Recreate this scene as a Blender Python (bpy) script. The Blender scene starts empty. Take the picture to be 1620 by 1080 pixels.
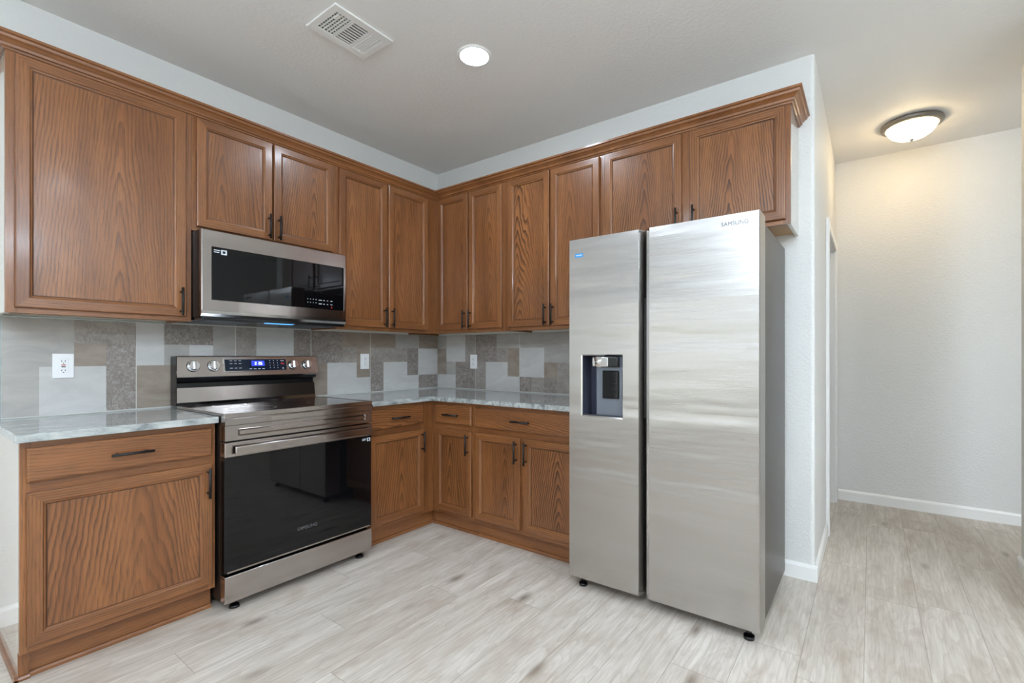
import bpy, bmesh, math, random
from mathutils import Vector, Matrix
random.seed(7)
PI = math.pi
C = bpy.context.scene.collection
# ------------------------------------------------------------------ camera, world, exposure
CAM = (-2.9012, -3.1202, 1.1983); YAW = 0.6217; FPX = 745.27; X0 = 843.03; Y0 = 562.02
cd = bpy.data.cameras.new('camera'); cam = bpy.data.objects.new('camera', cd); C.objects.link(cam)
cam.location = CAM; cam.rotation_euler = (PI/2, 0, YAW - PI/2)
cd.sensor_fit = 'HORIZONTAL'; cd.sensor_width = 36; cd.lens = FPX*36/1620
cd.shift_x = (810 - X0)/1620; cd.shift_y = (Y0 - 540)/1620; cd.clip_start = .02
bpy.context.scene.camera = cam
vs = bpy.context.scene.view_settings
vs.view_transform = 'Standard'; vs.look = 'None'; vs.exposure = 1.80; vs.gamma = 1; vs.use_curve_mapping = False
w = bpy.data.worlds.new('world'); bpy.context.scene.world = w; w.use_nodes = True
wn = w.node_tree.nodes; wl = w.node_tree.links
bg = wn['Background']; bg.inputs['Strength'].default_value = .68
tc = wn.new('ShaderNodeTexCoord'); sx = wn.new('ShaderNodeSeparateXYZ'); rp = wn.new('ShaderNodeValToRGB')
mr = wn.new('ShaderNodeMapRange'); mr.inputs[1].default_value = -1; mr.inputs[2].default_value = 1
wl.new(tc.outputs['Generated'], sx.inputs[0]); wl.new(sx.outputs[2], mr.inputs[0]); wl.new(mr.outputs[0], rp.inputs[0])
rp.color_ramp.elements[0].position = .45; rp.color_ramp.elements[0].color = (.62, .66, .55, 1)
rp.color_ramp.elements[1].position = .56; rp.color_ramp.elements[1].color = (.86, .93, 1.0, 1)
wl.new(rp.outputs[0], bg.inputs['Color'])
LED_POWER = 50.0; HALL_POWER = 7.2; GLOBE_POWER = 40.0

def portal(loc, rot, sx_, sy_):
    l = bpy.data.lights.new('window_daylight', 'AREA'); l.shape = 'RECTANGLE'; l.size = sx_; l.size_y = sy_
    l.cycles.is_portal = True
    o = bpy.data.objects.new('window_daylight', l); C.objects.link(o); o.location = loc; o.rotation_euler = rot
WX = -4.7      # west wall
SY = -6.0      # south wall
H = 2.80
portal((WX-.05, -1.3, 1.18), (0, -PI/2, 0), 1.75, 2.3)
portal((-3.1, SY-.05, 1.3), (-PI/2, 0, 0), 2.2, 1.9)

# ------------------------------------------------------------------ material helpers
def srgb(r, g, b):
    f = lambda c: (c/255/12.92) if c/255 <= .04045 else ((c/255+.055)/1.055)**2.4
    return (f(r), f(g), f(b), 1)
class NM:
    def __init__(s, name):
        s.m = bpy.data.materials.new(name); s.m.use_nodes = True
        s.n = s.m.node_tree.nodes; s.l = s.m.node_tree.links
        s.b = s.n['Principled BSDF']; s.tc = None
    def node(s, t, **k):
        o = s.n.new(t)
        for a, v in k.items(): setattr(o, a, v)
        return o
    def set(s, **k):
        for a, v in k.items():
            i = s.b.inputs[a.replace('_', ' ')]
            if hasattr(v, 'is_output') or hasattr(v, 'links'): s.l.new(v, i)
            else: i.default_value = v
        return s
    def inp(s, nd, i, v):
        if hasattr(v, 'links') and not isinstance(v, (int, float, tuple)): s.l.new(v, nd.inputs[i])
        else: nd.inputs[i].default_value = v
    def math(s, op, a, b=0.0, c=None):
        nd = s.node('ShaderNodeMath', operation=op); s.inp(nd, 0, a); s.inp(nd, 1, b)
        if c is not None: s.inp(nd, 2, c)
        return nd.outputs[0]
    def coord(s, kind='Object'):
        if not s.tc: s.tc = s.node('ShaderNodeTexCoord')
        return s.tc.outputs[kind]
    def mapping(s, v, scale=(1, 1, 1), loc=(0, 0, 0)):
        nd = s.node('ShaderNodeMapping'); s.l.new(v, nd.inputs[0]); s.inp(nd, 1, loc); s.inp(nd, 3, scale)
        return nd.outputs[0]
    def noise(s, v, scale=1.0, detail=3.0, rough=.5, dist=0.0, w=None):
        nd = s.node('ShaderNodeTexNoise')
        if w is not None: nd.noise_dimensions = '4D'; s.inp(nd, 'W', w)
        s.l.new(v, nd.inputs['Vector']); s.inp(nd, 'Scale', scale); s.inp(nd, 'Detail', detail)
        s.inp(nd, 'Roughness', rough); s.inp(nd, 'Distortion', dist)
        return nd.outputs[0]
    def ramp(s, v, stops):
        nd = s.node('ShaderNodeValToRGB'); s.l.new(v, nd.inputs[0]); e = nd.color_ramp.elements
        while len(e) < len(stops): e.new(.5)
        for i, (p, c) in enumerate(stops): e[i].position = p; e[i].color = c if len(c) == 4 else (*c, 1)
        return nd.outputs[0]
    def mix(s, f, a, b, mode='MIX'):
        nd = s.node('ShaderNodeMix', data_type='RGBA', blend_type=mode)
        s.inp(nd, 0, f); s.inp(nd, 6, a); s.inp(nd, 7, b); return nd.outputs[2]
    def bump(s, h, strength=.2, dist=.01):
        nd = s.node('ShaderNodeBump'); s.l.new(h, nd.inputs['Height']); nd.inputs['Strength'].default_value = strength
        nd.inputs['Distance'].default_value = dist; s.l.new(nd.outputs[0], s.b.inputs['Normal'])
def g(v): return (v, v, v, 1)
def plain(name, col, rough=.5, metal=0.0, **k):
    return NM(name).set(Base_Color=col, Roughness=rough, Metallic=metal, **k).m
def emit(name, col, strength):
    return NM(name).set(Base_Color=(0, 0, 0, 1), Emission_Color=col, Emission_Strength=strength).m

def oak(name, axis='Z', cathedral=False, tint=1.0):
    n = NM(name); co = n.coord()
    oi = n.node('ShaderNodeObjectInfo'); rnd = oi.outputs['Random']
    sep = n.node('ShaderNodeSeparateXYZ'); n.l.new(co, sep.inputs[0])
    X, Y, Z = sep.outputs
    if axis == 'X': X, Z = Z, X
    comb = n.node('ShaderNodeCombineXYZ'); n.l.new(X, comb.inputs[0]); n.l.new(Y, comb.inputs[1]); n.l.new(Z, comb.inputs[2])
    v = comb.outputs[0]; W = n.math('MULTIPLY', rnd, 57.0)
    bold = n.math('MULTIPLY', oi.outputs['Object Index'], .1)
    r2 = n.math('FRACT', n.math('MULTIPLY', rnd, 13.7)); r3 = n.math('FRACT', n.math('MULTIPLY', rnd, 41.3))
    big = n.noise(n.mapping(v, (4, 4, .9)), 1, 2, .45, w=W)
    mid = n.noise(n.mapping(v, (20, 20, 5.5)), 1, 2, .5, w=W)
    if cathedral:
        dx = n.math('MULTIPLY_ADD', r2, .20, -.10)
        xx = n.math('ADD', n.math('ADD', X, dx), n.math('MULTIPLY_ADD', mid, .020, -.010))
        xx = n.math('ADD', xx, n.math('MULTIPLY_ADD', big, .10, -.05))
        tilt = n.math('MULTIPLY_ADD', bold, .20, .10)        # plain-sliced board: nested arches opening downwards
        zz = n.math('ADD', Z, n.math('MULTIPLY_ADD', big, .9, -.05))
        arch = n.math('SQRT', n.math('MULTIPLY_ADD', xx, xx, .00035))
        ph = n.math('ADD', n.math('MULTIPLY', arch, n.math('MULTIPLY_ADD', r3, 50.0, 85.0)), n.math('MULTIPLY', n.math('MULTIPLY', zz, tilt), 60.0))
        ph = n.math('MULTIPLY', n.math('ADD', ph, n.math('MULTIPLY', n.noise(n.mapping(v, (16, 16, 13)), 1, 2, .5, w=W), n.math('MULTIPLY_ADD', bold, 1.7, .1))), .62)
    else:
        xx = n.math('ADD', X, n.math('MULTIPLY_ADD', big, .07, 0)); xx = n.math('ADD', xx, n.math('MULTIPLY', mid, .012))
        ph = n.math('MULTIPLY_ADD', xx, 90.0, n.math('MULTIPLY', Y, 25.0))
    fine = n.noise(n.mapping(v, (160, 160, 9)), 1, 3, .6, w=W)
    ph = n.math('ADD', ph, n.math('MULTIPLY', fine, .35))
    fr = n.math('FRACT', ph)
    lines = n.ramp(fr, [(0, g(0)), (.42, g(.10)), (.74, g(.75)), (.92, g(1)), (1, g(0))])
    pores = n.ramp(n.noise(n.mapping(v, (420, 420, 14)), 1, 2, .6, w=W), [(.50, g(0)), (.68, g(1))])
    tone = n.noise(n.mapping(v, (7, 7, 1.2)), 1, 3, .5, w=W)
    base = n.mix(n.ramp(tone, [(.3, g(0)), (.72, g(1))]), srgb(122, 74, 39), srgb(160, 104, 60))
    band = n.ramp(n.noise(n.mapping(v, (34, 34, 1.4)), 1, 3, .6, w=n.math('ADD', W, 7.7)), [(.40, g(0)), (.70, g(1))])
    base = n.mix(n.math('MULTIPLY', band, .45), base, srgb(104, 64, 36))
    gate = n.math('MULTIPLY', n.ramp(n.noise(n.mapping(v, (9, 9, 2)), 1, 2, .5, w=n.math('ADD', W, 3.3)), [(.36, g(.35)), (.60, g(1))]), n.math('MULTIPLY_ADD', bold, .78, .30))
    f1 = n.math('MULTIPLY', n.math('MULTIPLY', lines, gate), .92 if cathedral else .70)
    c = n.mix(f1, base, srgb(54, 30, 16))
    c = n.mix(n.math('MULTIPLY', pores, n.math('MULTIPLY_ADD', lines, .30, .30)), c, srgb(52, 30, 18))
    n.set(Base_Color=c, Roughness=n.math('MULTIPLY_ADD', fine, .14, .24), Coat_Weight=.22, Coat_Roughness=.14)
    n.bump(n.math('MULTIPLY_ADD', lines, -.5, n.math('MULTIPLY', pores, -.6)), .12, .002)
    return n.m
OAKV = oak('oak_vertical'); OAKH = oak('oak_horizontal', 'X'); OAKP = oak('oak_panel', 'Z', True); OAKD = oak('oak_drawer', 'X', True)
GROOVE_SHADE = plain('painted_groove_shade', srgb(62, 36, 22), .4)  # shading line at the panel's bead edge, painted in as dark brown
OAKM = [OAKV, OAKH, OAKP, OAKD]; OAKG = OAKM + [GROOVE_SHADE]
SIDE = plain('side_laminate', srgb(196, 184, 170), .12, 0, Coat_Weight=.5, Coat_Roughness=.05)
TAN = plain('cabinet_underside', srgb(196, 158, 116), .5)
BLACKM = plain('matte_black_metal', srgb(34, 32, 32), .38, .4)

def wallmat(name, col, sc=150, st=.25):
    n = NM(name); v = n.coord()
    a = n.noise(v, sc*.45, 2, .5); b = n.noise(v, sc, 3, .6)
    n.set(Base_Color=col, Roughness=.62, Specular_IOR_Level=.35); n.bump(n.math('ADD', n.ramp(a, [(.45, g(0)), (.6, g(1))]), n.math('MULTIPLY', b, .4)), st, .004)
    return n.m
WALL = wallmat('painted_wall', srgb(222, 220, 216)); CEIL = wallmat('painted_ceiling', srgb(236, 233, 229), 130, .13)
TRIM = plain('white_trim', srgb(238, 236, 232), .3)
WHITEP = plain('white_plastic', srgb(240, 240, 240), .3)
DARK = plain('dark_recess', srgb(18, 18, 20), .5)

def floor_mat():
    n = NM('vinyl_plank'); v = n.coord()
    PW, PL = .205, 1.22
    sep = n.node('ShaderNodeSeparateXYZ'); n.l.new(v, sep.inputs[0]); X, Y = sep.outputs[0], sep.outputs[1]
    yy = n.math('ADD', Y, 20.0*PW+.025); row = n.math('FLOOR', n.math('DIVIDE', yy, PW)); fy = n.math('FRACT', n.math('DIVIDE', yy, PW))
    wn_ = n.node('ShaderNodeTexWhiteNoise', noise_dimensions='1D'); n.l.new(row, wn_.inputs['W'])
    xs = n.math('ADD', n.math('DIVIDE', X, PL), n.math('MULTIPLY_ADD', wn_.outputs[0], 5.0, 20)); col = n.math('FLOOR', xs); fx = n.math('FRACT', xs)
    cc = n.node('ShaderNodeCombineXYZ'); n.l.new(row, cc.inputs[0]); n.l.new(col, cc.inputs[1])
    wn2 = n.node('ShaderNodeTexWhiteNoise', noise_dimensions='3D'); n.l.new(cc.outputs[0], wn2.inputs[0]); R = wn2.outputs[0]
    W = n.math('MULTIPLY', R, 80.0)
    ey = n.math('MINIMUM', fy, n.math('SUBTRACT', 1.0, fy)); ex = n.math('MULTIPLY', n.math('MINIMUM', fx, n.math('SUBTRACT', 1.0, fx)), PL/PW)
    rings = n.noise(n.mapping(v, (1.3, 9, 1)), 1, 2, .5, .5, w=n.math('ADD', n.math('MULTIPLY', R, 80.0), 4.2))
    ringl = n.ramp(n.math('FRACT', n.math('MULTIPLY', rings, 16.0)), [(0, g(0)), (.6, g(.3)), (.92, g(1)), (1, g(0))])
    seam = n.ramp(n.math('MINIMUM', ey, ex), [(0, g(1)), (.012, g(0))])
    streak = n.noise(n.mapping(v, (1.6, 13, 1)), 1, 5, .62, .6, w=W)
    fine = n.noise(n.mapping(v, (5, 90, 1)), 1, 4, .65, .4, w=W)
    blot = n.noise(n.mapping(v, (3.5, 8, 1)), 1, 3, .55, .8, w=n.math('ADD', W, 9.1))
    base = n.mix(n.ramp(streak, [(.28, g(0)), (.72, g(1))]), srgb(188, 177, 164), srgb(226, 218, 208))
    base = n.mix(n.math('MULTIPLY', n.math('SUBTRACT', R, .5), .25), base, srgb(150, 130, 110))
    c = n.mix(n.math('MULTIPLY', n.ramp(fine, [(.42, g(0)), (.70, g(1))]), .42), base, srgb(150, 131, 112))
    c = n.mix(n.math('MULTIPLY', ringl, .20), c, srgb(140, 118, 98))
    c = n.mix(n.math('MULTIPLY', n.ramp(blot, [(.52, g(0)), (.74, g(1))]), .45), c, srgb(150, 128, 106))
    vo = n.node('ShaderNodeTexVoronoi'); n.l.new(n.mapping(v, (1.9, 5.0, 1)), vo.inputs['Vector']); vo.inputs['Scale'].default_value = 1
    kn = n.ramp(n.math('ADD', vo.outputs['Distance'], n.math('MULTIPLY_ADD', fine, .22, -.11)), [(.02, g(1)), (.15, g(0))])
    c = n.mix(n.math('MULTIPLY', kn, .75), c, srgb(104, 84, 66))
    c = n.mix(n.math('MULTIPLY', seam, .55), c, srgb(118, 102, 88))
    n.set(Base_Color=c, Roughness=n.math('MULTIPLY_ADD', streak, .15, .34), Specular_IOR_Level=.45)
    n.bump(n.math('SUBTRACT', n.math('MULTIPLY', fine, .25), seam), .12, .002)
    return n.m
FLOOR = floor_mat()

def steel(name, axis='X', col=(196, 192, 188), rough=.22, wave=.0, aniso=0.0):
    n = NM(name); v = n.coord()
    s = {'X': (1.5, 1.5, 420), 'Z': (420, 420, 1.5), 'Y': (420, 1.5, 420)}[axis]
    br = n.noise(n.mapping(v, s), 1, 3, .6)
    c = n.mix(br, srgb(*[q*.95 for q in col]), srgb(*col))
    n.set(Base_Color=c, Metallic=1.0, Roughness=n.math('MULTIPLY_ADD', br, .06, rough-.03))
    if aniso:
        tg = n.node('ShaderNodeTangent', direction_type='RADIAL', axis='Z'); n.l.new(tg.outputs[0], n.b.inputs['Tangent'])
        n.set(Anisotropic=aniso, Anisotropic_Rotation=0.0)
    h = n.math('MULTIPLY', br, .02)
    if wave:
        wv = n.noise(n.mapping(v, (.5, .5, 4.2)), 1, 3, .5, .3); h = n.math('ADD', h, n.math('MULTIPLY', wv, 1.0))
        n.bump(h, wave, .03)
    else: n.bump(h, .15, .01)
    return n.m
STEEL = steel('brushed_steel', 'X', (186, 178, 174), .16)
FSTEEL = steel('fridge_steel', 'X', (190, 186, 183), .22, .5, .8)
SSHINY = plain('polished_steel', srgb(205, 203, 202), .12, 1.0)
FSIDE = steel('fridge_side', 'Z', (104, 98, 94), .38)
BGLASS = plain('black_glass', srgb(10, 10, 12), .03, 0, Specular_IOR_Level=.42)
CTOP = plain('ceramic_glass', srgb(34, 34, 38), .07, 0, Specular_IOR_Level=.7)
DGREY = plain('dark_grey_plastic', srgb(52, 54, 62), .3)
MGREY = plain('mid_grey_plastic', srgb(112, 118, 128), .3, .5)
BLK = plain('black_plastic', srgb(14, 14, 16), .25)
CHROME = plain('chrome', srgb(220, 222, 225), .08, 1.0)
PRINT = plain('pale_print', srgb(205, 210, 218), .5)
LOGO = plain('logo_grey', srgb(120, 120, 124), .3, .6)
BLUEGLOW = emit('blue_display_glow', (.03, .08, .9, 1), .30)
DIGIT = emit('display_digits', (.75, .85, 1, 1), .9)
REDP = plain('red_mark', srgb(190, 40, 40), .4)
BLUES = plain('blue_sticker', srgb(30, 140, 215), .3)
GROUT = plain('pale_grout', srgb(206, 206, 200), .6)
METTRIM = plain('edge_trim', srgb(190, 205, 208), .25, .7)

def granite():
    n = NM('granite'); v = n.coord()
    a = n.noise(n.mapping(v, (5, 22, 22)), 1, 6, .62, 1.2); b = n.noise(n.mapping(v, (14, 60, 60)), 1, 5, .7, .8)
    sp = n.noise(v, 160, 3, .7)
    c = n.ramp(a, [(.26, srgb(96, 98, 98)), (.42, srgb(138, 142, 141)), (.55, srgb(176, 179, 176)), (.75, srgb(206, 207, 203))])
    c = n.mix(n.math('MULTIPLY', n.ramp(b, [(.52, g(0)), (.72, g(1))]), .55), c, srgb(132, 138, 142))
    c = n.mix(n.math('MULTIPLY', n.ramp(sp, [(.60, g(0)), (.72, g(1))]), .45), c, srgb(112, 106, 102))
    n.set(Base_Color=c, Roughness=.06, Specular_IOR_Level=.6); return n.m
GRAN = granite()

def tile(name, lo, hi, tex=0.0, sc=1.0):
    n = NM(name); v = n.coord()
    a = n.noise(n.mapping(v, (6, 6, 14)), sc, 4, .6, .8)
    c = n.mix(n.ramp(a, [(.3, g(0)), (.7, g(1))]), lo, hi)
    if tex:
        m = n.noise(n.mapping(v, (55, 55, 42)), 1, 4, .65, 1.6)
        c = n.mix(n.math('MULTIPLY', n.ramp(m, [(.50, g(0)), (.60, g(1))]), tex), c, srgb(200, 194, 188))
        c = n.mix(n.math('MULTIPLY', n.ramp(m, [(.36, g(1)), (.45, g(0))]), tex), c, srgb(92, 80, 74))
    n.set(Base_Color=c, Roughness=.28, Specular_IOR_Level=.45); return n.m
TM = {'L': tile('tile_light', srgb(188, 186, 184), srgb(202, 200, 197)),
      'S': tile('tile_middle', srgb(158, 154, 149), srgb(177, 172, 166)),
      'B': tile('tile_brown', srgb(136, 122, 111), srgb(160, 147, 134)),
      'D': tile('tile_dark_fossil', srgb(122, 112, 106), srgb(148, 138, 132), .34),
      'T': tile('tile_pale_fossil', srgb(140, 131, 124), srgb(164, 156, 149), .24)}
TKEYS = list(TM)

# ------------------------------------------------------------------ mesh helpers
def new(): return bmesh.new()
def box(bm, x0, x1, y0, y1, z0, z1, mi=0, bev=0.0, seg=1):
    vs_ = [bm.verts.new(p) for p in ((x0,y0,z0),(x1,y0,z0),(x1,y1,z0),(x0,y1,z0),(x0,y0,z1),(x1,y0,z1),(x1,y1,z1),(x0,y1,z1))]
    fs = [bm.faces.new([vs_[i] for i in q]) for q in ((3,2,1,0),(4,5,6,7),(0,1,5,4),(1,2,6,5),(2,3,7,6),(3,0,4,7))]
    for f in fs: f.material_index = mi
    if bev > 0:
        es = list({e for f in fs for e in f.edges})
        r = bmesh.ops.bevel(bm, geom=es, offset=bev, segments=seg, affect='EDGES', profile=.6)
        for f in r['faces']: f.material_index = mi; f.smooth = seg > 1
    return fs
def cyl(bm, p0, p1, r0, r1=None, n=24, mi=0, cap=True, smooth=True):
    p0, p1 = Vector(p0), Vector(p1); r1 = r0 if r1 is None else r1
    d = (p1-p0).normalized(); up = Vector((0,0,1)) if abs(d.z) < .9 else Vector((1,0,0))
    a = d.cross(up).normalized(); b = d.cross(a)
    A = [bm.verts.new(p0+(a*math.cos(t)+b*math.sin(t))*r0) for t in [2*PI*i/n for i in range(n)]]
    B = [bm.verts.new(p1+(a*math.cos(t)+b*math.sin(t))*r1) for t in [2*PI*i/n for i in range(n)]]
    for i in range(n):
        f = bm.faces.new((A[i], A[(i+1)%n], B[(i+1)%n], B[i])); f.material_index = mi; f.smooth = smooth
    if cap:
        for q in (A[::-1], B): f = bm.faces.new(q); f.material_index = mi
def lathe(bm, prof, n=48, mi=0, smooth=True):    # prof: (r, z)
    rings = []
    for r, z in prof:
        rings.append([bm.verts.new((r*math.cos(2*PI*i/n), r*math.sin(2*PI*i/n), z)) for i in range(n)] if r > 1e-6 else [bm.verts.new((0,0,z))])
    for a, b in zip(rings, rings[1:]):
        for i in range(n):
            if len(a) == 1 and len(b) == 1: continue
            if len(a) == 1: q = (a[0], b[(i+1)%n], b[i])
            elif len(b) == 1: q = (a[i], a[(i+1)%n], b[0])
            else: q = (a[i], a[(i+1)%n], b[(i+1)%n], b[i])
            f = bm.faces.new(q); f.material_index = mi; f.smooth = smooth
def prism(bm, prof, x0, x1, mi=0, mats=None):    # profile of (y, z) swept along x
    A = [bm.verts.new((x0, y, z)) for y, z in prof]; B = [bm.verts.new((x1, y, z)) for y, z in prof]; n = len(prof)
    for i in range(n):
        f = bm.faces.new((A[i], A[(i+1)%n], B[(i+1)%n], B[i])); f.material_index = mats[i] if mats else mi
    f = bm.faces.new(A[::-1]); f.material_index = mi; f = bm.faces.new(B); f.material_index = mi
def obj(name, bm, mats, parent=None, loc=None, shift=True):
    """link as one mesh; the origin goes to loc (default: middle of the mesh) in the parent's space"""
    bmesh.ops.recalc_face_normals(bm, faces=bm.faces[:])
    if loc is None:
        xs = [v.co for v in bm.verts]
        loc = Vector([(min(v[i] for v in xs)+max(v[i] for v in xs))/2 for i in range(3)])
    loc = Vector(loc)
    if shift: bmesh.ops.translate(bm, verts=bm.verts[:], vec=-loc)
    me = bpy.data.meshes.new(name); bm.to_mesh(me); bm.free()
    for m in (mats if isinstance(mats, list) else [mats]): me.materials.append(m)
    o = bpy.data.objects.new(name, me); C.objects.link(o); o.location = loc
    if parent is not None:
        o.parent = parent; o.location = loc - PO.get(parent.name, Vector((0,0,0))); PO[o.name] = loc
    return o
def split(name, bm, mats, parent):
    """one object per separate piece of the mesh"""
    bm.verts.index_update(); seen = set(); out = []
    for v in list(bm.verts):
        if v in seen: continue
        st, isl = [v], []; seen.add(v)
        while st:
            q = st.pop(); isl.append(q)
            for e in q.link_edges:
                o_ = e.other_vert(q)
                if o_ not in seen: seen.add(o_); st.append(o_)
        nb = bmesh.new(); mp = {q: nb.verts.new(q.co) for q in isl}
        for f in {f for q in isl for f in q.link_faces}: nb.faces.new([mp[q] for q in f.verts]).material_index = f.material_index
        out.append(obj(name, nb, mats, parent))
    bm.free(); return out
PO = {}      # origin of each parent within its thing's building space
def tag(o, label, cat, group=None):
    o['label'] = label; o['category'] = cat
    if group: o['group'] = group
    return o
def thing(name, label, cat, origin=(0,0,0), rot=0.0, group=None):
    """origin in building space (before rotation about the world origin)"""
    o = bpy.data.objects.new(name, None); C.objects.link(o); o.empty_display_size = .1
    v = Vector(origin); o.location = Matrix.Rotation(rot, 3, 'Z') @ v; o.rotation_euler = (0,0,rot); PO[o.name] = v
    return tag(o, label, cat, group)
def struct(name, bm, m, parent=None, loc=(0,0,0)):
    o = obj(name, bm, m, parent, loc)
    if parent is None: o['kind'] = 'structure'
    return o
def text(name, s, size, mat, parent, loc, rot, depth=.0004):
    cu = bpy.data.curves.new(name, 'FONT'); cu.body = s; cu.size = size; cu.extrude = depth; cu.align_x = 'CENTER'; cu.align_y = 'CENTER'
    t = bpy.data.objects.new(name+'_curve', cu); C.objects.link(t)
    me = bpy.data.meshes.new_from_object(t.evaluated_get(bpy.context.evaluated_depsgraph_get()))
    bpy.data.objects.remove(t); bpy.data.curves.remove(cu)
    me.materials.clear(); me.materials.append(mat)
    o = bpy.data.objects.new(name, me); C.objects.link(o); o.parent = parent
    o.location = Vector(loc) - PO.get(parent.name, Vector((0,0,0))); o.rotation_euler = rot; return o

# ------------------------------------------------------------------ room shell
XE = 1.79; VW = -2.88; T = .12
b = new(); box(b, WX-.1, XE+.1, SY-.1, .12, -.06, 0); struct('floor', b, FLOOR)
b = new(); box(b, WX-.1, XE+.1, SY-.1, .12, H, H+.08); struct('ceiling', b, CEIL)
b = new(); box(b, WX-.1, .12, 0, .12, 0, H); struct('wall_back', b, WALL)
# wall behind the fridge with a rounded outer corner, ending at the hall
b = new()
R_ = .02; pts = [(0, 0), (0, VW+R_)] + [(R_-R_*math.cos(t), VW+R_-R_*math.sin(t)) for t in [PI/2*i/6 for i in range(1, 7)]] + [(.14, VW), (.14, 0)]
A = [b.verts.new((x, y, 0)) for x, y in pts]; B_ = [b.verts.new((x, y, H)) for x, y in pts]
for i in range(len(pts)): b.faces.new((A[i], A[(i+1)%len(pts)], B_[(i+1)%len(pts)], B_[i]))
b.faces.new(A[::-1]); b.faces.new(B_)
struct('wall_right', b, WALL)
DX0, DX1, DZ = .83, 1.66, 2.05
b = new(); box(b, .14, DX0, VW, VW+T, 0, H); box(b, DX1, XE, VW, VW+T, 0, H); box(b, DX0, DX1, VW, VW+T, DZ, H)
struct('wall_hall_side', b, WALL)
b = new(); box(b, XE, XE+.1, SY-.1, .12, 0, H); struct('wall_hall_end', b, WALL)
b = new(); box(b, .14, XE, -1.75, -1.65, 0, H); struct('wall_closet', b, WALL)
RX = .80; RY = -3.80
b = new(); box(b, .10, RX, RY-.13, RY, 0, H, 0, .006); struct('wall_front', b, WALL)
b = new()      # west wall around its window
wy0, wy1, wz0, wz1 = -2.45, -.15, .30, 2.05
box(b, WX-.1, WX, SY-.1, wy0, 0, H); box(b, WX-.1, WX, wy1, 0, 0, H); box(b, WX-.1, WX, wy0, wy1, 0, wz0); box(b, WX-.1, WX, wy0, wy1, wz1, H)
struct('wall_left', b, WALL)
b = new()      # unseen south wall; its window is added to let in fill light
sx0, sx1, sz0, sz1 = -4.2, -2.0, .35, 2.25
box(b, WX, sx0, SY-.1, SY, 0, H); box(b, sx1, XE, SY-.1, SY, 0, H); box(b, sx0, sx1, SY-.1, SY, 0, sz0); box(b, sx0, sx1, SY-.1, SY, sz1, H)
struct('wall_south', b, WALL)
# window frames behind the camera
b = new(); f = .05
box(b, WX-.07, WX-.02, wy0, wy0+f, wz0, wz1); box(b, WX-.07, WX-.02, wy1-f, wy1, wz0, wz1); box(b, WX-.07, WX-.02, wy0, wy1, wz0, wz0+f)
box(b, WX-.07, WX-.02, wy0, wy1, wz1-f, wz1); box(b, WX-.07, WX-.02, -1.33, -1.27, wz0, wz1)
struct('window_1', b, TRIM)
b = new()
box(b, sx0, sx0+f, SY-.07, SY-.02, sz0, sz1); box(b, sx1-f, sx1, SY-.07, SY-.02, sz0, sz1); box(b, sx0, sx1, SY-.07, SY-.02, sz0, sz0+f)
box(b, sx0, sx1, SY-.07, SY-.02, sz1-f, sz1); box(b, -3.13, -3.07, SY-.07, SY-.02, sz0, sz1)
struct('fill_window', b, TRIM)
# blinds on the west window (they show as stripes in the fridge doors)
t = thing('window_blind', 'white horizontal slat blind over the window behind the camera', 'blind', (WX+.03, -1.3, wz1))
b = new(); box(b, WX+.005, WX+.06, wy0, wy1, wz1-.05, wz1); obj('headrail', b, WHITEP, t)
b = new(); z = wz1-.09
while z > wz0+.02:
    vv = [b.verts.new(p) for p in ((WX+.012, wy0+.01, z+.006), (WX+.012, wy1-.01, z+.006), (WX+.055, wy1-.01, z-.006), (WX+.055, wy0+.01, z-.006))]
    b.faces.new(vv); z -= .048
obj('slats', b, WHITEP, t)

# baseboards: profiled
BH, BT = .085, .014
def base_prof(): return [(0, 0), (-BT, 0), (-BT, BH-.016), (-BT+.004, BH-.006), (-.004, BH), (0, BH)]
def baseboard(name, p0, p1, nrm):
    b = new(); p0, p1, nv = Vector((*p0, 0)), Vector((*p1, 0)), Vector((*nrm, 0))
    A = [b.verts.new(p0 - nv*y + Vector((0,0,z))) for y, z in base_prof()]; B = [b.verts.new(p1 - nv*y + Vector((0,0,z))) for y, z in base_prof()]
    n = len(A)
    for i in range(n): b.faces.new((A[i], A[(i+1)%n], B[(i+1)%n], B[i]))
    b.faces.new(A[::-1]); b.faces.new(B)
    return struct(name, b, TRIM)
baseboard('baseboard_left', (WX, 0), (-2.606, 0), (0, -1))
baseboard('baseboard_fridge_wall', (0, -1.86), (0, VW-BT), (-1, 0))
baseboard('baseboard_hall_side', (0, VW), (DX0-.07, VW), (0, -1))
baseboard('baseboard_hall_end', (XE, VW-.02), (XE, SY), (-1, 0))
baseboard('baseboard_front', (.10, RY), (RX, RY), (0, 1))
baseboard('baseboard_front_end', (RX, RY+BT), (RX, RY-.13), (1, 0))
# doorway casing in the hall
b = new()
cw = .062
box(b, DX0-cw, DX0, VW-.020, VW, 0, DZ+cw, 0, .003); box(b, DX1, DX1+cw, VW-.020, VW, 0, DZ+cw, 0, .003); box(b, DX0, DX1, VW-.018, VW, DZ, DZ+cw, 0, .003)
box(b, DX0-.001, DX0+.015, VW, VW+T, 0, DZ); box(b, DX1-.015, DX1+.001, VW, VW+T, 0, DZ); box(b, DX0, DX1, VW, VW+T, DZ-.015, DZ+.001)
struct('trim_1', b, TRIM)

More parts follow.
